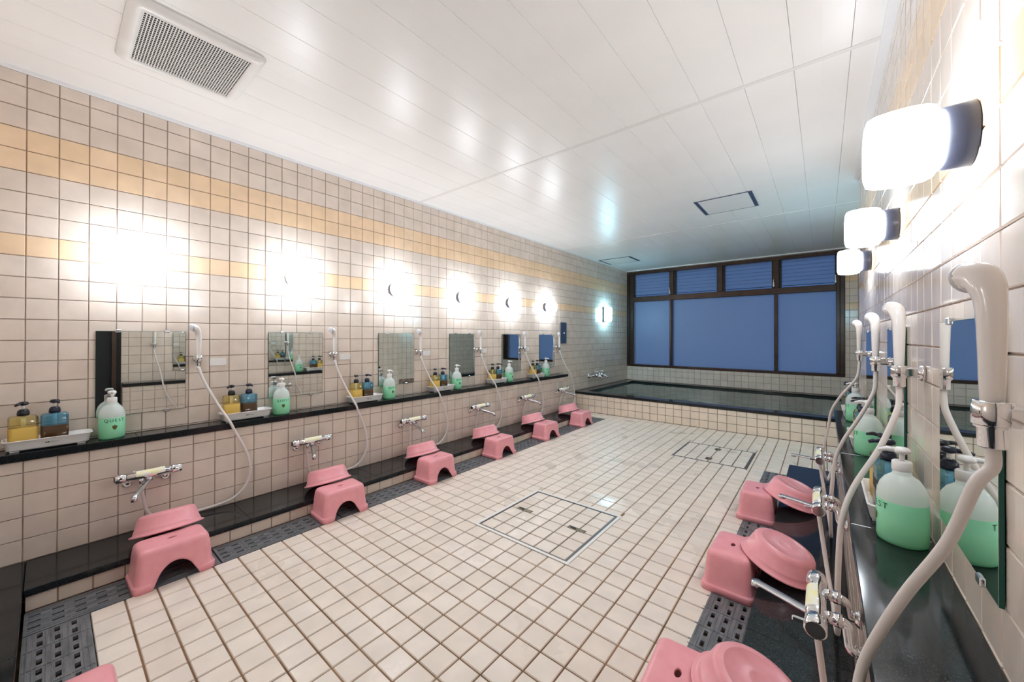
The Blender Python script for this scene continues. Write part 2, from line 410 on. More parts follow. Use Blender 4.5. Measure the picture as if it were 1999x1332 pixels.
# ---- window: two rows of frosted panes in a bronze frame
wi = struct(thing('window_1', '', '')); del wi['label'], wi['category']
yw0, yw1 = YB-.012, YB+.14
def rail(x0, x1, z0, z1, y0=yw0, y1=yw1, m='bronze', nm='frame_rail'): return MB().box(x0, x1, y0, y1, z0, z1, .004).obj(nm, M[m], wi)
rail(0.0, WX1, 2.285, WZ1); rail(0.0, WX1, WZ0, .588); rail(.10, 3.06, 1.768, 1.862)
rail(0.0, .055, .588, 2.285, m='bronze_dark', nm='frame_jamb'); rail(.055, .115, .588, 2.285, y0=yw0+.02, nm='frame_jamb')
rail(3.058, 3.10, .588, 2.285, y0=yw0+.02, nm='frame_jamb'); rail(3.10, WX1, .588, 2.285, nm='frame_jamb')
ups = [(.79, .862), (1.556, 1.634), (2.316, 2.397)]
for a, b_ in ups: rail(a, b_, 1.862, 2.285, nm='frame_mullion')
lows = [(.789, .823), (2.334, 2.378)]
for a, b_ in lows: rail(a, b_, .588, 1.768, nm='frame_mullion')
for a, b_ in ((.115, .789), (.823, 2.334), (2.378, 3.058)):
    MB().box(a-.004, b_+.004, YB+.055, YB+.061, .584, 1.772).obj('window_pane', M['pane'], wi)
bay = [(.115, .79), (.862, 1.556), (1.634, 2.316), (2.397, 3.058)]
for a, b_ in bay:
    sa = MB().box(a, a+.028, YB+.01, YB+.09, 1.862, 2.285, .003).box(b_-.012, b_, YB+.01, YB+.09, 1.862, 2.285, .003).box(a, b_, YB+.03, YB+.05, 1.886, 1.894).obj('louver_sash', M['bronze_dark'], wi)
    me = MB().box(a+.028, b_-.012, -.003, .003, -.034, .034).mesh('louver_blade', M['pane'])
    for k in range(7):
        o = link('louver_blade', me, sa); o.location = (0, YB+.05, 1.905+.031+k*.0565); o.rotation_euler = (RAD(-22), 0, 0)
for x in (.80, 2.33, 3.05):
    MB().box(x-.012, x+.012, YB-.035, YB+.01, 1.875, 1.95, .005).box(x-.006, x+.006, YB-.055, YB-.03, 1.91, 1.99, .003).obj('louver_crank', M['chrome_dull'], wi)
# ------------------------------------------------------------------ granite shelves and steps
def slabs(root, x0, x1, ys, z0, z1, name='slab'):
    for a, b_ in zip(ys[:-1], ys[1:]): MB().box(x0, x1, a+.0003, b_-.0003, z0, z1, .0015).obj(name, M['granite'], root)
def shelf_bracket(): pass
s = thing('granite_shelf', 'long black granite shelf under the mirrors on the left wall', 'shelf', group=None)
slabs(s, .0, .150, [YN+.002, .30, 1.10, 1.90, 2.70, 3.50, 4.64], ZS-.035, ZS)
s = thing('granite_shelf', 'black granite shelf on the right wall with speckled polished top', 'shelf')
slabs(s, 2.974, XR-.002, [.515, 1.45, 2.30, 3.10, 3.62], ZS-.035, ZS)
s = thing('granite_step', 'low black granite step along the foot of the left wall', 'step')
slabs(s, XLL, .447, [-.06, .720, 1.52, 2.32, 3.12, 3.92, 4.70], ZT-.03, ZT)
MB().box(XLL, .428, -.055, 4.69, -.088, ZT-.03).obj('core', M['grout'], s)
tiles(s, (.428, 0, 0), (0, 1, 0), (0, 0, 1), lines(-.058, 4.695, -.071, .1), [-.004, ZT-.031], lambda u, v: TT, th=.006)
s = thing('granite_step', 'low black granite step along the foot of the right wall', 'step')
slabs(s, 2.705, XRL, [-.06, .70, 1.56, 2.30, 3.05, 3.77], ZT-.03, ZT)
MB().box(2.715, XRL, -.05, 3.765, -.088, ZT-.03).obj('core', M['granite'], s)
s = thing('granite_curb', 'black granite curb crossing the near end of the room by the left wall', 'step')
for a, b_ in ((XLL, .93), (.93, 1.75), (1.75, XR-.003)):
    MB().box(a+.0006, b_-.0006, YN+.002, -.0615, ZT-.03, ZT, .003).obj('slab', M['granite'], s)
MB().box(XLL, XR-.003, YN+.002, -.07, -.088, ZT-.03).obj('core', M['granite'], s)

# ------------------------------------------------------------------ drain grates
def grate_mesh(Lg, Wg, name='drain_grate'):
    b = MB(); h = .012; cols = (-.25*Wg, 0, .25*Wg); sw = .0068
    xs = [-Wg/2+.001]+[c+s_*sw for c in cols for s_ in (-1, 1)]+[Wg/2-.001]
    for k in range(0, len(xs), 2): b.box(xs[k], xs[k+1], 0.001, Lg-.001, -h, -.001)
    n = max(2, int(Lg/.1)); pit = Lg/n
    for c in cols:
        prev = .001
        for k in range(n):
            for a in (.10, .60):
                y0 = k*pit+a*pit; b.box(c-sw, c+sw, prev, y0, -h, -.001); prev = y0+.031
        b.box(c-sw, c+sw, prev, Lg-.001, -h, -.001)
    for k in range(1, n): b.box(-Wg/2+.004, Wg/2-.004, k*pit-.0015, k*pit+.0015, -.001, .0008)
    for k in range(2*n):                                     # raised anti-slip ribs
        pass
    for x in (-.42, -.34, -.16, -.08, .08, .16, .34, .42): b.box(x*Wg-.0012, x*Wg+.0012, .01, Lg-.01, -.001, .0006)
    return b.mesh(name, M['grate'])
gme = grate_mesh(.6, .188)
def grate(me, x, y, z, rz, label): 
    o = link('drain_grate', me); o.location = (x, y, z); o.rotation_euler = (0, 0, rz)
    return tag(o, label, 'grate', 'slotted drain grates')
ORD = ['first', 'second', 'third', 'fourth', 'fifth', 'sixth', 'seventh', 'eighth']
for k in range(8):
    grate(gme, .5405, -.058+.605*k, 0, 0, 'grey slotted drain grate beside the left step, %s one counted from the near end' % ORD[k])
for k in range(6):
    grate(gme, 2.62, 3.18-.605*k, 0, 0, 'grey slotted drain grate beside the right step, %s one counted from the bath end' % ORD[k])
gme2 = grate_mesh(.6, .168)
for k in range(3):
    grate(gme2, .64+.605*k, .026, 0, -pi/2, 'grey slotted drain grate along the near curb, %s one counted from the left wall' % ORD[k])

# ------------------------------------------------------------------ bath
bt = thing('bathtub', 'large sunken bath with black granite rim and tiled front below the window', 'bathtub')
MB().box(.0, XN-.002, 5.052, 5.21, .252, .285, .003).obj('rim', M['granite'], bt)
MB().box(.002, .16, 5.211, 6.93, .252, .285, .003).obj('rim', M['granite'], bt)
MB().box(3.10, XN-.002, 5.211, 6.93, .252, .285, .003).obj('rim', M['granite'], bt)
MB().box(.002, XN-.002, 6.931, YB, .252, .285, .003).obj('rim', M['granite'], bt)
MB().box(.0, XN-.002, 5.064, 5.20, -.3, .252).obj('front_wall', M['grout'], bt)
MB().box(.0, .15, 5.2, 6.94, -.3, .252).box(3.11, XN-.002, 5.2, 6.94, -.3, .252).box(.0, XN-.002, 6.94, YB, -.3, .252).box(.15, 3.11, 5.2, 6.94, -.32, -.28).obj('basin', M['tub_in'], bt)
tiles(bt, (0, 5.064, 0), (1, 0, 0), (0, 0, 1), lines(.0, XN-.002, .0406, .1), [.001, .095, .19, .251], lambda u, v: TT, joint=.005, tilt=.15)
wa = MB().box(.1525, 3.1075, 5.2025, 6.9375, -.275, .258).obj('bath_water', M['water'])
tag(wa, 'dark still water filling the granite-rimmed bath', 'water')
tp = thing('bath_tap', 'twin chrome bath tap with white cross handles on the left wall', 'tap', (0, 5.70, .475))
MB().lathe([(.032, 0), (.032, .008), (.02, .02), (.013, .024), (.013, .05)], 20, Matrix.Translation((0, -.19, 0)) @ Matrix.Rotation(pi/2, 4, 'Y')).obj('flange', M['chrome'], tp)
MB().tube([(.045, -.2, 0), (.045, .21, 0)], .012, 12).obj('pipe', M['chrome'], tp)
for y in (.0, .19):
    MB().lathe([(.02, -.03), (.026, -.02), (.026, .02), (.018, .03), (.012, .034), (.012, .05)], 18, Matrix.Translation((.05, y, 0))).tube(smooth_path([(.05, y, -.005), (.09, y, -.012), (.125, y+.012, -.02), (.135, y+.015, -.05)], 5), .012, 10).obj('valve', M['chrome'], tp)
    MB().box(-.035, .035, -.008, .008, 0, .018, .004, Matrix.Translation((.05, y, .05))).box(-.008, .008, -.035, .035, 0, .018, .004, Matrix.Translation((.05, y, .05))).obj('cross_handle', M['white_pl'], tp)
MB().lathe([(.032, 0), (.032, .008), (.02, .02), (.013, .024), (.013, .05)], 20, Matrix.Translation((0, .2, 0)) @ Matrix.Rotation(pi/2, 4, 'Y')).obj('flange', M['chrome'], tp)

# ------------------------------------------------------------------ floor hatches
def hatch(h, label, caulk, frame_w, handles, hvert):
    x0, x1, y0, y1 = h; r = thing('floor_hatch', label, 'hatch', ((x0+x1)/2, (y0+y1)/2, 0)); ox, oy = (x0+x1)/2, (y0+y1)/2
    X0, X1, Y0, Y1 = x0-ox+.002, x1-ox-.002, y0-oy+.002, y1-oy-.002
    c = .013 if caulk else .0
    if caulk:
        MB().box(X0-.006, X1+.006, Y0-.004, Y0+c, -.003, .0022, .001).box(X0-.006, X1+.006, Y1-c, Y1+.006, -.003, .0022, .001).box(X0-.006, X0+c, Y0+c, Y1-c, -.003, .0022, .001).box(X1-c, X1+.004, Y0+c, Y1-c, -.003, .0022, .001).obj('caulk_line', M['caulk'], r)
    f = frame_w; a0, a1, b0, b1 = X0+c, X1-c, Y0+c, Y1-c
    MB().box(a0, a1, b0, b0+f, -.003, .001).box(a0, a1, b1-f, b1, -.003, .001).box(a0, a0+f, b0+f, b1-f, -.003, .001).box(a1-f*1.6, a1, b0+f, b1-f, -.003, .001).obj('frame', M['hatch_metal'], r)
    MB().box(a0+f, a1-f, b0+f, b1-f, -.02, -.004).obj('plate', M['fgrout'], r)
    us = [a0+f+(a1-a0-2.6*f)*k/6 for k in range(7)]; vs = [b0+f+(b1-b0-2*f)*k/6 for k in range(7)]
    hs = [(hx-ox-hw, hx-ox+hw, hy-oy-hh, hy-oy+hh) for hx, hy, hw, hh in handles]
    for i in range(6):
        for j in range(6):
            tl = link('tile', tile_mesh(us[i+1]-us[i]-.006, vs[j+1]-vs[j]-.006, .004, FT[0]), r); tl.location = ((us[i]+us[i+1])/2, (vs[j]+vs[j+1])/2, -.004)
    for hx, hy, hw, hh in handles:
        hd = MB().box(hx-ox-hw, hx-ox+hw, hy-oy-hh, hy-oy+hh, -.003, .0022, .001).obj('handle', M['handle'], r)
        MB().box(hx-ox-hw*.75, hx-ox-hw*.1, hy-oy-hh*.45, hy-oy+hh*.45, .002, .0032).obj('slot', M['dark'], hd)
hatch(HN, 'tiled floor hatch outlined in white caulk near the middle of the floor', True, .008, [(1.435, 1.945, .055, .016), (1.815, 1.94, .055, .016)], False)
hatch(HF, 'tiled floor hatch with thin dark frame near the bath', False, .009, [(2.106, 3.835, .026, .036), (2.112, 4.196, .026, .036)], True)

# ------------------------------------------------------------------ ceiling fittings
v = thing('ceiling_vent', 'square white ceiling exhaust vent with fine grille above the left wall', 'vent', (.735, .40, ZC))
hx, hy = .247, .222
fr = MB()
o1, i1 = rrect(hx, hy, .03, -.001, 5), rrect(.188, .176, .004, -.022, 5)
fr.loft([o1, rrect(hx, hy, .03, -.008, 5), rrect(hx-.012, hy-.012, .025, -.02, 5), rrect(hx-.03, hy-.03, .02, -.026, 5), i1, rrect(.188, .176, .004, -.012, 5)], False, False)
fr.obj('frame', M['white_pl'], v)
MB().box(-.188, .188, -.176, .176, -.013, -.004).obj('backing', M['dark'], v)
gb = MB()
for k in range(38): yy = -.176+.352*k/37; gb.box(-.188, .188, yy-.0016, yy+.0016, -.0218, -.0198)
for k in range(27): xx = -.188+.376*k/26; gb.box(xx-.0013, xx+.0013, -.176, .176, -.0214, -.0200)
q = gb.obj('grille', M['white_pl'], v); q['kind'] = 'stuff'
def chatch(x0, x1, y0, y1, label):
    r = thing('ceiling_hatch', label, 'hatch', ((x0+x1)/2, (y0+y1)/2, ZC)); a, b_ = (x1-x0)/2, (y1-y0)/2
    MB().box(-a+.03, a-.03, -b_+.006, b_-.006, -.006, -.001, .001).obj('panel', M['hatch_panel'], r)
    MB().box(-a, -a+.014, -b_, b_, -.007, -.001, .001).box(-a+.017, -a+.03, -b_, b_, -.007, -.001, .001).box(a-.014, a, -b_, b_, -.007, -.001, .001).box(a-.03, a-.017, -b_, b_, -.007, -.001, .001)\
        .box(-a+.03, a-.03, -b_, -b_+.005, -.007, -.001).box(-a+.03, a-.03, b_-.005, b_, -.007, -.001).obj('frame', M['hatch_frame'], r)
chatch(1.985, 2.445, 3.81, 4.275, 'ceiling access hatch with dark frame above the right half of the room')
chatch(.06, .59, 5.74, 6.18, 'ceiling access hatch above the bath in the far left corner')

# ------------------------------------------------------------------ wall lamps
def lamp_parts(r):
    T = Matrix.Rotation(pi/2, 4, 'Y')
    MB().lathe([(.059, 0), (.0595, .002), (.058, .05)], 32, T).obj('base', M['lamp_base'], r)
    prof = [(.058, .045), (.068, .05), (.0735, .062), (.076, .085), (.076, .11), (.0735, .135), (.068, .147), (.055, .151), (.02, .152)]
    MB().lathe(prof, 28, T).obj('glass_shade', M['lamp_glass'], r)
lm = thing('wall_lamp', 'x', 'lamp', (0, .300, 1.525), 0, 'round wall lamps'); lamp_parts(lm); index_kids(lm)
LY = [.300, 1.105, 1.925, 2.715, 3.505, 4.285]
for k, y in enumerate(LY):
    o = lm if k == 0 else copy_tree(lm)
    o.location = (0.001, y, 1.525-.003*k); o['label'] = 'glowing white barrel lamp on the left wall, %s from the camera end' % ORD[k]
for k, (y, z) in enumerate(((1.115, 1.503), (2.045, 1.545), (3.10, 1.570))):
    o = copy_tree(lm); o.location = (XR-.001, y, z); o.rotation_euler = (0, 0, pi)
    o['label'] = ['big glowing barrel lamp on the right wall nearest the camera', 'glowing barrel lamp on the right wall, middle of the three', 'glowing barrel lamp on the right wall nearest the bath'][k]
o = copy_tree(lm); o.location = (1.62, YN+.001, 1.52); o.rotation_euler = (0, 0, pi/2)
o['label'] = 'glowing barrel lamp on the near wall behind the camera'
def cool_lamp(x, y, z, rz, label):
    r = thing('wall_lamp', label, 'lamp', (x, y, z), rz, 'cool rectangular lamps')
    MB().box(.001, .03, -.055, .055, -.125, .125, .006).obj('base', M['lamp_base'], r)
    MB().loft([[(xx, yy, zz) for yy, zz, _ in rrect(a, b_, .02, 0, 4)] for xx, a, b_ in ((.03, .048, .115), (.045, .056, .12), (.09, .058, .122), (.12, .052, .118), (.128, .04, .105))]).obj('glass_shade', M['lamp_cool'], r)
cool_lamp(0, 6.07, 1.49, 0, 'cool white rectangular lamp on the left wall above the bath')
cool_lamp(XN, 4.42, 1.49, pi, 'cool white rectangular lamp on the right niche wall above the bath')

# ------------------------------------------------------------------ mirrors, plates, panel
def mirror_parts(r, wd=.36, ht=.45):
    MB().box(.001, .0065, -wd/2, wd/2, 0, ht).obj('glass_back', M['glass_edge'], r)
    MB().box(.0066, .0072, -wd/2+.0015, wd/2-.0015, .0015, ht-.0015).obj('mirror_face', M['mirror'], r)
    for y, z in ((-.27*wd, 0), (.27*wd, 0), (-.27*wd, ht), (.27*wd, ht)):
        MB().box(.001, .011, y-.012, y+.012, z-.008, z+.008, .002).obj('clip', M['chrome_dull'], r)
MYC = [.334, 1.128, 1.955, 2.748, 3.556, 4.318]
mi = thing('mirror', 'x', 'mirror', (0, .334, .687), 0, 'frameless mirrors above the shelves'); mirror_parts(mi); index_kids(mi)
for k, y in enumerate(MYC):
    o = mi if k == 0 else copy_tree(mi); o.location = (0.001, y, .687)
    o['label'] = 'frameless rectangular mirror on the left wall, %s from the camera end' % ORD[k]
for k, y in enumerate((1.142, 2.067, 3.07)):
    o = copy_tree(mi); o.location = (XR-.001, y, .690); o.rotation_euler = (0, 0, pi); o.scale = (1, (1.08, 1.2, 1.35)[k], 1.02)
    o['label'] = 'frameless mirror on the right wall, %s' % ['nearest the camera', 'middle of the three', 'farthest from the camera'][k]
HY = [.566, 1.379, 2.178, 2.972, 3.768, 4.560]
for k, y in enumerate(HY[:5]):
    o = MB().box(0.0005, .003, -.042, .042, -.022, .022, .0008).obj('wall_plate', M['white_pl']); o.location = (0.001, y+.105, .95)
    tag(o, 'small white plate on the left wall beside the %s hand shower' % ORD[k], 'plate', 'small white wall plates')
pn = thing('control_panel', 'tall steel control panel on the left wall past the last mirror', 'panel', (0.001, 4.735, 1.01))
MB().box(0, .012, -.083, .083, 0, .305, .003).obj('plate', M['steel'], pn)
MB().lathe([(.012, .012), (.012, .018), (.008, .02)], 16, Matrix.Translation((0, .01, .15)) @ Matrix.Rotation(pi/2, 4, 'Y')).obj('button', M['white_pl'], pn)

# ------------------------------------------------------------------ hand showers, holders, hoses
def holder_parts(r):
    MB().lathe([(.022, 0), (.022, .006), (.015, .014), (.011, .016), (.011, .04)], 20, Matrix.Rotation(pi/2, 4, 'Y')).obj('wall_flange', M['chrome'], r)
    MB().box(.004, .05, -.013, .013, -.012, .016, .004).lathe([(.0165, -.016), (.0185, -.014), (.0185, .014), (.0165, .016)], 20, Matrix.Translation((.05, 0, .004)), True, True).obj('cradle', M['chrome'], r)
ho = thing('shower_holder', 'x', 'bracket', (0, HY[0], .965), 0, 'chrome shower holders'); holder_parts(ho); index_kids(ho)
for k, y in enumerate(HY):
    o = ho if k == 0 else copy_tree(ho); o.location = (0.001, y, .975-.003*k)
    o['label'] = 'chrome shower holder on the left wall, %s from the camera end' % ORD[k]
RHY = [.778, 1.56, 2.20, 3.12]
for k, y in enumerate(RHY):
    o = copy_tree(ho); o.location = (XR-.001, y, 1.012); o.rotation_euler = (0, 0, pi)
    o['label'] = 'chrome shower holder on the right wall, %s from the camera end' % ORD[k]
HP = smooth_path([(0, 0, -.012), (0, 0, .03), (0, 0, .09), (.001, 0, .135), (.007, 0, .162), (.018, 0, .178), (.034, 0, .182)], 5)
HANDLE = MB().tube(HP, [.0105+.0052*min(1, max(0, (i-2)/18))+.0062*max(0, (i-17)/13) for i in range(len(HP))], 18)
HMESH = HANDLE.mesh('handle', M['shower_w'])
FACE = MB().lathe([(.021, -.004), (.0225, 0), (.0225, .004), (.017, .0065), (.004, .007)], 20, Matrix.Translation((.034, 0, .182)) @ Matrix.Rotation(RAD(98), 4, 'Y')).mesh('spray_face', M['nozzle'])
COLLAR = MB().lathe([(.0115, -.045), (.0135, -.043), (.0135, -.02), (.0165, -.018), (.0165, -.008), (.013, -.006)], 18).mesh('collar', M['chrome'])
def shower(x, y, z, rz, hose_pts, label):
    """hose_pts in room coordinates, from the handle's lower end"""
    r = thing('hand_shower', label, 'shower', (x, y, z), 0, 'ivory hand showers')
    h = link('handle', HMESH, r); h.rotation_euler = (0, 0, rz)
    f = link('spray_face', FACE, h)
    link('collar', COLLAR, r)
    pts = [Vector((0, 0, -.04)), Vector((0, 0, -.07))]+[Vector(q)-Vector((x, y, z)) for q in hose_pts]
    MB().tube(smooth_path(pts, 6), .0075, 10).obj('hose', M['hose'], r)
# left hoses: from the holder in front of the shelf edge, down to the step, back up under the mixer
hs_off = [(.06, -.002, -.06), (.076, .020, -.14), (.112, .075, -.275), (.163, .125, -.385), (.168, .152, -.45), (.17, .21, -.585), (.172, .232, -.71), (.172, .200, -.80), (.170, .135, -.852), (.163, .045, -.868), (.160, -.06, -.868), (.160, -.16, -.864), (.165, -.212, -.80), (.19, -.228, -.70), (.205, -.232, -.634)]
FAY = [.335, 1.148, 1.985, 2.805, 3.605, 4.415]
for k, y in enumerate(HY):
    z = .975-.003*k
    pts = []
    for i, (dx, dy, dz) in enumerate(hs_off):
        if i >= 9: dy = dy + (FAY[k]-(y-.202))*(i-8)/6
        sw = [1, .85, .95, .9, .95, .95][k]
        pts.append((max(dx, .05), y+(dy*sw if i < 9 else dy), z+.01+dz))
    shower(.051, y, z+.004, RAD(-72), pts, 'ivory hand shower with long hose on the left wall, %s from the camera end' % ORD[k])
RH = [
    [(3.069, .775, .92), (3.047, .79, .83), (3.012, .81, .74), (2.985, .82, .665), (2.964, .832, .59), (2.955, .845, .51), (2.948, .89, .38), (2.945, .96, .26), (2.945, 1.04, .14), (2.942, 1.12, .108), (2.930, 1.20, .13), (2.915, 1.235, .25), (2.899, 1.245, .387)],
    [(3.078, 1.55, .90), (3.040, 1.53, .79), (2.985, 1.52, .67), (2.958, 1.50, .575), (2.950, 1.51, .45), (2.948, 1.53, .32), (2.950, 1.61, .17), (2.948, 1.74, .108), (2.942, 1.88, .115), (2.925, 1.97, .20), (2.899, 2.03, .387)],
    [(3.078, 2.20, .88), (3.035, 2.21, .77), (2.985, 2.23, .66), (2.956, 2.25, .56), (2.945, 2.26, .43), (2.940, 2.31, .30), (2.943, 2.40, .16), (2.945, 2.55, .108), (2.940, 2.68, .12), (2.925, 2.77, .20), (2.899, 2.81, .387)],
    [(3.07, 3.12, .86), (3.0, 3.18, .74), (2.956, 3.24, .63), (2.943, 3.28, .53), (2.925, 3.31, .42), (2.915, 3.36, .30), (2.920, 3.42, .18), (2.935, 3.46, .112), (2.945, 3.52, .12), (2.965, 3.55, .18), (2.972, 3.56, .22)]]
for k, y in enumerate(RHY):
    shower(XR-.051, y, 1.016, RAD(108), RH[k], ['ivory hand shower at the right edge nearest the camera, hose hanging down', 'ivory hand shower on the right wall, second from the camera', 'ivory hand shower on the right wall, third from the camera', 'ivory hand shower on the right wall, farthest and mostly hidden'][k])

# ------------------------------------------------------------------ shower mixers
def mixer(x, y, z, rz, spout_a, label, wall_d):
    """bar mixer; local x points away from the wall, y along it, origin on the bar's centre"""
    r = thing('shower_mixer', label, 'faucet', (x, y, z), rz, 'chrome bar mixers')
    MB().tube([(0, -.085, 0), (0, .085, 0)], .021, 20).obj('body', M['chrome'], r)
    MB().tube([(0, .086, 0), (0, .09, 0), (0, .125, 0), (0, .128, 0)], [.0205, .0225, .0225, .019], 20).obj('temperature_knob', M['chrome'], r)
    kb = MB().tube([(0, -.086, 0), (0, -.09, 0), (0, -.122, 0), (0, -.126, 0)], [.0205, .0225, .0225, .018], 20).obj('flow_knob', M['chrome'], r)
    MB().lathe([(.014, 0), (.013, .002)], 16, Matrix.Translation((0, -.1262, 0)) @ Matrix.Rotation(pi/2, 4, 'X')).obj('cap', M['black'], kb)
    MB().box(.012, .045, .105, .113, -.006, .006, .002).obj('lever', M['chrome'], r)
    ln = []
    for i in range(9):
        a = RAD(-5+i*13); ln.append((.0216*cos(a), .0216*sin(a)))
    MB().add([(px, yy, pz) for px, pz in ln for yy in (-.05, .06)], [(2*i, 2*i+1, 2*i+3, 2*i+2) for i in range(8)], True).obj('sticker', M['label_y'], r)
    for yy, dz in ((-.052, -.05), (.052, -.05)):
        MB().tube([(-.012, yy, 0), (-.035, yy, 0)], .0135, 14).tube([(-.035, yy, 0), (-.05, yy, 0)], .016, 6).obj('union_nut', M['chrome'], r)
        MB().tube(smooth_path([(-.046, yy, 0), (-.058, yy, -.006), (-.062, yy+(.01 if yy > 0 else -.01), -.028), (-.066, yy+(.02 if yy > 0 else -.02), -.046), (-wall_d+.004, yy+(.022 if yy > 0 else -.022), -.05)], 4), .0115, 12)\
            .lathe([(.021, 0), (.021, .004), (.014, .012)], 20, Matrix.Translation((-wall_d+.0005, yy+(.022 if yy > 0 else -.022), -.05)) @ Matrix.Rotation(pi/2, 4, 'Y')).obj('wall_arm', M['chrome'], r)
    c, s_ = cos(spout_a), sin(spout_a); fl = .55 if rz > 1 else 1.0; sl = 1.12 if rz > 1 else 1.0
    sy_ = .03 if rz > 1 else 0.0; SPM = Matrix.Translation((0, sy_, 0)) @ Matrix.Diagonal((sl, sl, fl, 1))
    q_ = MB().tube([(0, .0, -.015), (0, .0, -.036)], .0155, 16).tube(smooth_path([(0, 0, -.03), (.02*c, .02*s_, -.040), (.075*c, .075*s_, -.052), (.135*c, .135*s_, -.066), (.15*c, .15*s_, -.072)], 5), .0112, 12)\
        .tube([(.147*c, .147*s_, -.064), (.148*c, .148*s_, -.088)], .0124, 12)
    MB().add(q_.v, q_.f, True, SPM).obj('spout', M['chrome_dull'], r)
    MB().tube([(-.002, .02 if rz > 1 else -.03, -.018), (-.002, .02 if rz > 1 else -.03, -.04)], .0115, 12).obj('hose_union', M['chrome'], r)
    return r
SPA = [-28, -18, -6, 22, 28, 30]
for k, y in enumerate(FAY):
    mixer(.212, y, .398, 0, RAD(SPA[k]), 'chrome bar mixer tap on the left wall, %s from the camera end' % ORD[k], .212-XLL)
for k, (y, a) in enumerate(((1.265, -34), (2.05, -38), (2.83, -40))):
    mixer(XRL-.09, y, .43, pi, RAD(a), 'chrome bar mixer tap on the right wall, %s' % ['nearest the camera', 'middle of the three', 'farthest from the camera'][k], .09)

# ------------------------------------------------------------------ soap bottles and trays
def pump(r, z0, mt, nz, white):
    """collar, stem and nozzle above height z0; nozzle along local +x turned by nz"""
    cm = M['white_pl'] if white else mt
    if white: MB().lathe([(.0185, 0), (.0195, .002), (.0195, .022), (.017, .025)], 20, Matrix.Translation((0, 0, z0))).obj('collar', cm, r); h = z0+.025
    else: MB().lathe([(.0185, 0), (.0195, .006), (.0175, .02), (.012, .027)], 20, Matrix.Translation((0, 0, z0))).obj('collar', cm, r); h = z0+.027
    MB().tube([(0, 0, h-.002), (0, 0, h+.022)], .0055, 10).obj('stem', M['white_pl'], r)
    c, s_ = cos(nz), sin(nz)
    hd = MB().lathe([(.010, h+.018), (.0165, h+.022), (.017, h+.028), (.012, h+.034), (.004, h+.035)], 16)
    hd.tube([(0, 0, h+.027), (.03*c, .03*s_, h+.027), (.046*c, .046*s_, h+.022)], [.0075, .006, .0045], 10)
    hd.obj('pump_head', cm, r)
def green_bottle():
    r = thing('soap_bottle', 'x', 'bottle', (0, 0, 0), 0, 'green soap bottles')
    pr = [(.040, 0), (.0465, .004), (.0485, .012), (.0485, .115), (.0472, .130), (.042, .148), (.033, .163), (.022, .172), (.0185, .176), (.0185, .186)]
    MB().lathe(pr, 32).obj('bottle_body', M['b_white'], r)
    MB().lathe([(.0402, -.0), (.0467, .0038), (.0487, .012), (.0487, .108), (.047, .1082)], 32).obj('liquid', M['l_green'], r)
    pump(r, .184, M['white_pl'], 0, True)
    # printed name and three-leaf mark wrapped on the front
    cu = bpy.data.curves.new('t', 'FONT'); cu.body = 'QUEST'; cu.size = .021; cu.align_x = 'CENTER'; cu.space_character = 1.35
    to = bpy.data.objects.new('t', cu); COL.objects.link(to)
    dg = bpy.context.evaluated_depsgraph_get(); me = bpy.data.meshes.new_from_object(to.evaluated_get(dg)); bpy.data.objects.remove(to)
    for q in me.vertices:
        a = q.co.x/.049; q.co = Vector((.0495*cos(a), .0495*sin(a), .088+q.co.y))
    me.materials.clear(); me.materials.append(M['ink']); link('lettering', me, r)
    lf = MB()
    for ang, ln, oy in ((24, .024, -.003), (0, .026, 0), (-24, .024, .003)):
        n = 10; ring = []
        for i in range(n):
            t_ = 2*pi*i/n; px, py = .0042*sin(t_), ln/2-ln/2*cos(t_)
            a = RAD(ang); X, Y = px*cos(a)-py*sin(a)*.8, px*sin(a)+py*cos(a)
            th = (X)/.049; ring.append((.0495*cos(th), .0495*sin(th), .048+Y))
        lf.add(ring, [tuple(range(n))])
    lf.obj('leaf_mark', M['ink_leaf'], r)
    return r
def square_bottle(kind):
    yl = kind == 'y'
    r = thing('shampoo_bottle', 'x', 'bottle', (0, 0, 0), 0, 'yellow shampoo bottles' if yl else 'blue rinse bottles')
    hx, hy, hh = .0300, .0425, .142
    MB().loft([rrect(hx-.003, hy-.003, .012, 0), rrect(hx, hy, .013, .004), rrect(hx, hy, .013, hh-.008), rrect(hx-.004, hy-.004, .012, hh-.001), rrect(.015, .015, .0149, hh+.001), rrect(.015, .015, .0149, hh+.006)]).obj('bottle_body', M['b_yellow' if yl else 'b_blue'], r)
    MB().loft([rrect(hx-.0028, hy-.0028, .012, -.0001), rrect(hx+.0002, hy+.0002, .013, .004), rrect(hx+.0002, hy+.0002, .013, .092 if yl else .088), rrect(hx-.002, hy-.002, .012, .0921 if yl else .0881)]).obj('liquid', M['l_cream' if yl else 'l_brown'], r)
    MB().tube([(0, 0, .09), (0, 0, hh)], .008, 10).obj('dip_tube', M['white_pl'], r)
    pump(r, hh+.004, M['rubber'] if yl else M['pump_navy'], RAD(-35) if yl else RAD(10), False)
    return r
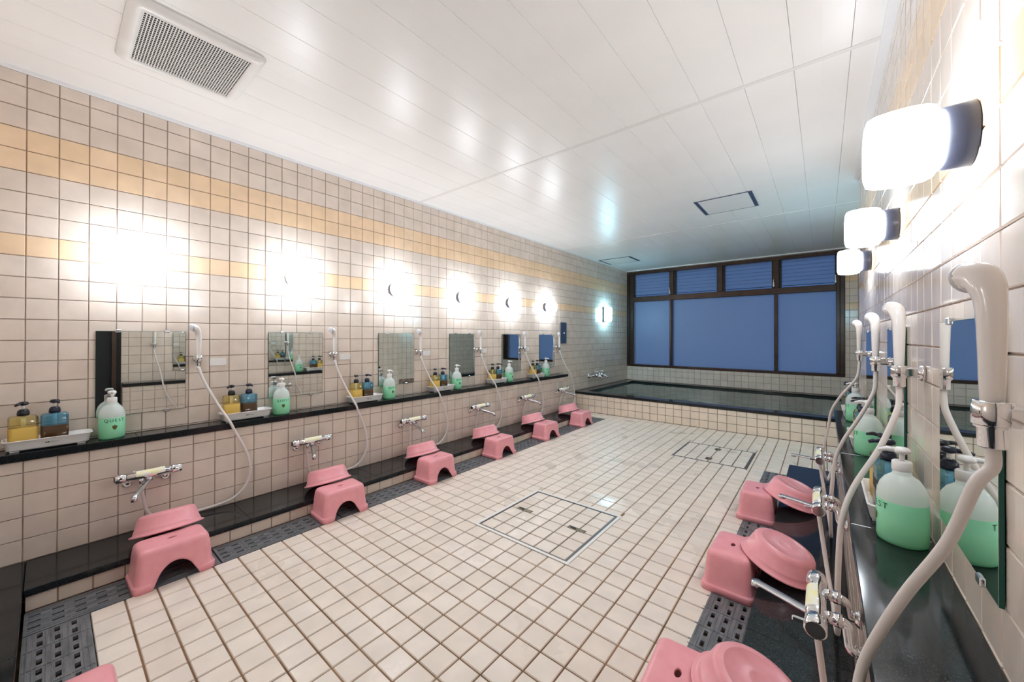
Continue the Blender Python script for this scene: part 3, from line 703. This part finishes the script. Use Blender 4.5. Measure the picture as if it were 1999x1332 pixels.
def tray():
    r = thing('soap_tray', 'x', 'tray', (0, 0, 0), 0, 'white soap trays')
    b = MB()
    b.loft([rrect(.044, .120, .016, .006), rrect(.047, .126, .018, .012), rrect(.050, .132, .02, .047), rrect(.055, .138, .022, .049), rrect(.055, .138, .022, .052), rrect(.0485, .1305, .019, .052), rrect(.045, .123, .017, .016), rrect(.038, .115, .014, .013)])
    for sx in (-1, 1):
        for sy in (-1, 1): b.box(sx*.034-.008, sx*.034+.008, sy*.1-.014, sy*.1+.014, 0, .007, .002)
    b.obj('tray_body', M['white_pl'], r)
    mk = MB()
    mk.box(.0492, .0500, -.012, -.006, .028, .0325).box(.0492, .0500, -.0045, .001, .028, .0325); mk.obj('printed_mark', M['ink'], r)
    mk = MB()
    for k in range(4): mk.box(.0490, .0499, .006+.006*k, .0095+.006*k, .028, .0325)
    mk.obj('printed_text', M['ink_grey'], r)
    return r
gb_, yb_, bb_, tr_ = green_bottle(), square_bottle('y'), square_bottle('b'), tray()
for q in (gb_, yb_, bb_, tr_): index_kids(q)
first = True
def place_set(x, xg, yt, yy, yb, yg, rz, where, jit):
    global first
    names = (('white plastic soap tray', tr_, (x, yt, ZS), 0), ('clear yellow pump bottle of cream shampoo', yb_, (x, yy, ZS+.0144), jit), ('clear blue pump bottle of dark rinse', bb_, (x, yb, ZS+.0144), jit*.6), ('frosted pump bottle of green soap', gb_, (xg, yg, ZS), jit))
    for nm, src, loc, dr_ in names:
        o = src if first else copy_tree(src)
        o.location = loc; o.rotation_euler = (0, 0, rz+dr_); o['label'] = nm+' '+where
    first = False
    return
GY = [.209, 1.004, 1.833, 2.60, 3.42, 4.185]; YY = [-.073, .724, 1.542, 2.331, 3.14, 3.905]
for k in range(6):
    d = YY[k]+.407-.334
    place_set(.070, .078, YY[k]+.077, YY[k], YY[k]+.093, GY[k], 0, 'by the %s mirror on the left' % ORD[k], RAD([8, -6, 4, -3, 5, -4][k]))
for k, (ym, yg) in enumerate(((1.62, 1.405), (2.56, 2.345), (3.42, 3.22))):
    place_set(3.066, 3.072, ym, ym+.077, ym-.014, yg, pi, 'in the %s set on the right shelf' % ORD[k], RAD([6, -5, 4][k]))

# ------------------------------------------------------------------ stools and basins
def stool_mesh():
    hx, hy, H = .100, .1425, .168
    base = []
    N = 24; rc = .03
    def side(ax, ay, bx, by, n): return [(ax+(bx-ax)*i/n, ay+(by-ay)*i/n) for i in range(n)]
    def corner(cx, cy, a0): return [(cx+rc*cos(RAD(a0+90*i/5)), cy+rc*sin(RAD(a0+90*i/5))) for i in range(5)]
    per = side(hx, -hy+rc, hx, hy-rc, 28)+corner(hx-rc, hy-rc, 0)+side(hx-rc, hy, -hx+rc, hy, 8)+corner(-hx+rc, hy-rc, 90)+side(-hx, hy-rc, -hx, -hy+rc, 28)+corner(-hx+rc, -hy+rc, 180)+side(-hx+rc, -hy, hx-rc, -hy, 8)+corner(hx-rc, -hy+rc, 270)
    n = len(per); aw, ah = .074, .092
    prof = [(0, .004), (.024, .0035), (.0265, .0025), (.0285, -.003), (.032, -.0055), (.07, -.009), (.12, -.013), (.148, -.017), (.159, -.021), (.165, -.028), (.168, -.040)]
    def off(z):
        for (z0, o0), (z1, o1) in zip(prof[:-1], prof[1:]):
            if z <= z1+1e-9: return o0+(o1-o0)*(z-z0)/(z1-z0)
        return prof[-1][1]
    rings = []
    for lv in range(len(prof)):
        ring = []
        for (x, y) in per:
            zb = 0.0
            if abs(abs(x)-hx) < 1e-6 and abs(y) < aw: zb = ah*math.sqrt(max(0, 1-(y/aw)**2))
            z = prof[lv][0]; z = max(z, zb) if zb <= 0 else zb+(prof[-1][0]-zb)*(prof[lv][0]/prof[-1][0])
            if lv >= 7: z = prof[lv][0]
            o_ = off(z); ring.append((x*(1+o_/hx), y*(1+o_/hy), z))
        rings.append(ring)
    inner = []
    for r_ in (.75, .4):
        inner.append([(q[0]*r_+(1-r_)*.028*q[0]/.07, q[1]*r_, .1675) for q in rings[-1]])
    hole = []
    for q in rings[-1]:
        a = math.atan2(q[1], q[0]); hole.append((.009*cos(a), .017*sin(a), .166))
    hole2 = [(x, y, .158) for x, y, z in hole]
    e1 = [(x*1.3, y*1.3, .1675) for x, y, z in hole]; e2 = [(x*1.08, y*1.08, .1672) for x, y, z in hole]
    b = MB(); b.loft(rings+inner+[e1, e2, hole, hole2], False, False, True)
    me = b.mesh('stool', M['pink']); o = bpy.data.objects.new('tmp', me); COL.objects.link(o)
    md = o.modifiers.new('s', 'SOLIDIFY'); md.thickness = .004; md.offset = -1
    dg = bpy.context.evaluated_depsgraph_get(); out = bpy.data.meshes.new_from_object(o.evaluated_get(dg)); bpy.data.objects.remove(o)
    out.name = 'bath_stool'; return out
SM = stool_mesh()
BM_ = MB()
pr = [(.140, .0), (.1425, .002), (.1425, .006), (.138, .008), (.131, .009), (.1265, .022), (.1245, .03), (.1235, .0305), (.113, .076), (.107, .0855), (.097, .0905), (.091, .0900), (.089, .0910), (.086, .0910), (.084, .0895), (.03, .089), (.026, .090), (.022, .089), (.004, .089)]
inn = [(.004, .085), (.09, .085), (.1035, .0815), (.109, .0735), (.121, .028), (.127, .006), (.132, .003), (.138, .002)]
BM_.lathe(list(reversed(pr)), 40, None, True, False); BM_.lathe(inn, 40, None, True, False)
# join rim edge
BMESH = BM_.mesh('wash_basin', M['pink'])
def stool(x, y, rz, label):
    o = link('bath_stool', SM); o.location = (x, y, 0.0005); o.rotation_euler = (0, 0, rz); return tag(o, label, 'stool', 'pink bath stools')
def basin(x, y, z, tilt, label, spin=0):
    o = link('wash_basin', BMESH); o.matrix_world = Matrix.Translation((x, y, z)) @ Matrix.Rotation(tilt, 4, 'Y') @ Matrix.Rotation(spin, 4, 'Z'); return tag(o, label, 'basin', 'pink wash basins')
SLY = [.372, 1.175, 1.945, 2.705, 3.49, 4.275]
TH = RAD(17.6)
bx = .228+.1425*cos(TH); bz = ZT+.004+.1425*sin(TH)
for k, y in enumerate(SLY):
    stool(.552, y, RAD([1.5, -2, 2, 1, -1.5, 1][k]), 'pink plastic bath stool with arched opening by the left step, %s from the camera end' % ORD[k])
    basin(bx, y+.015, bz, -TH, 'pink wash basin upside down on the %s stool along the left step' % ORD[k], k)
for k, y in enumerate((1.13, 1.985, 2.83)):
    w_ = ['nearest the camera', 'middle of the three', 'farthest from the camera'][k]
    stool(2.598, y, RAD([3, -2, 1][k]), 'pink plastic bath stool by the right step, '+w_)
    basin(3.137-bx-.012, y+.02+(.02 if k == 0 else 0), bz, TH, 'pink basin upside down by the right step, '+w_, k+.5)
stool(1.425, .044, RAD(90), 'pink stool corner by the near curb at the bottom left edge of the picture')
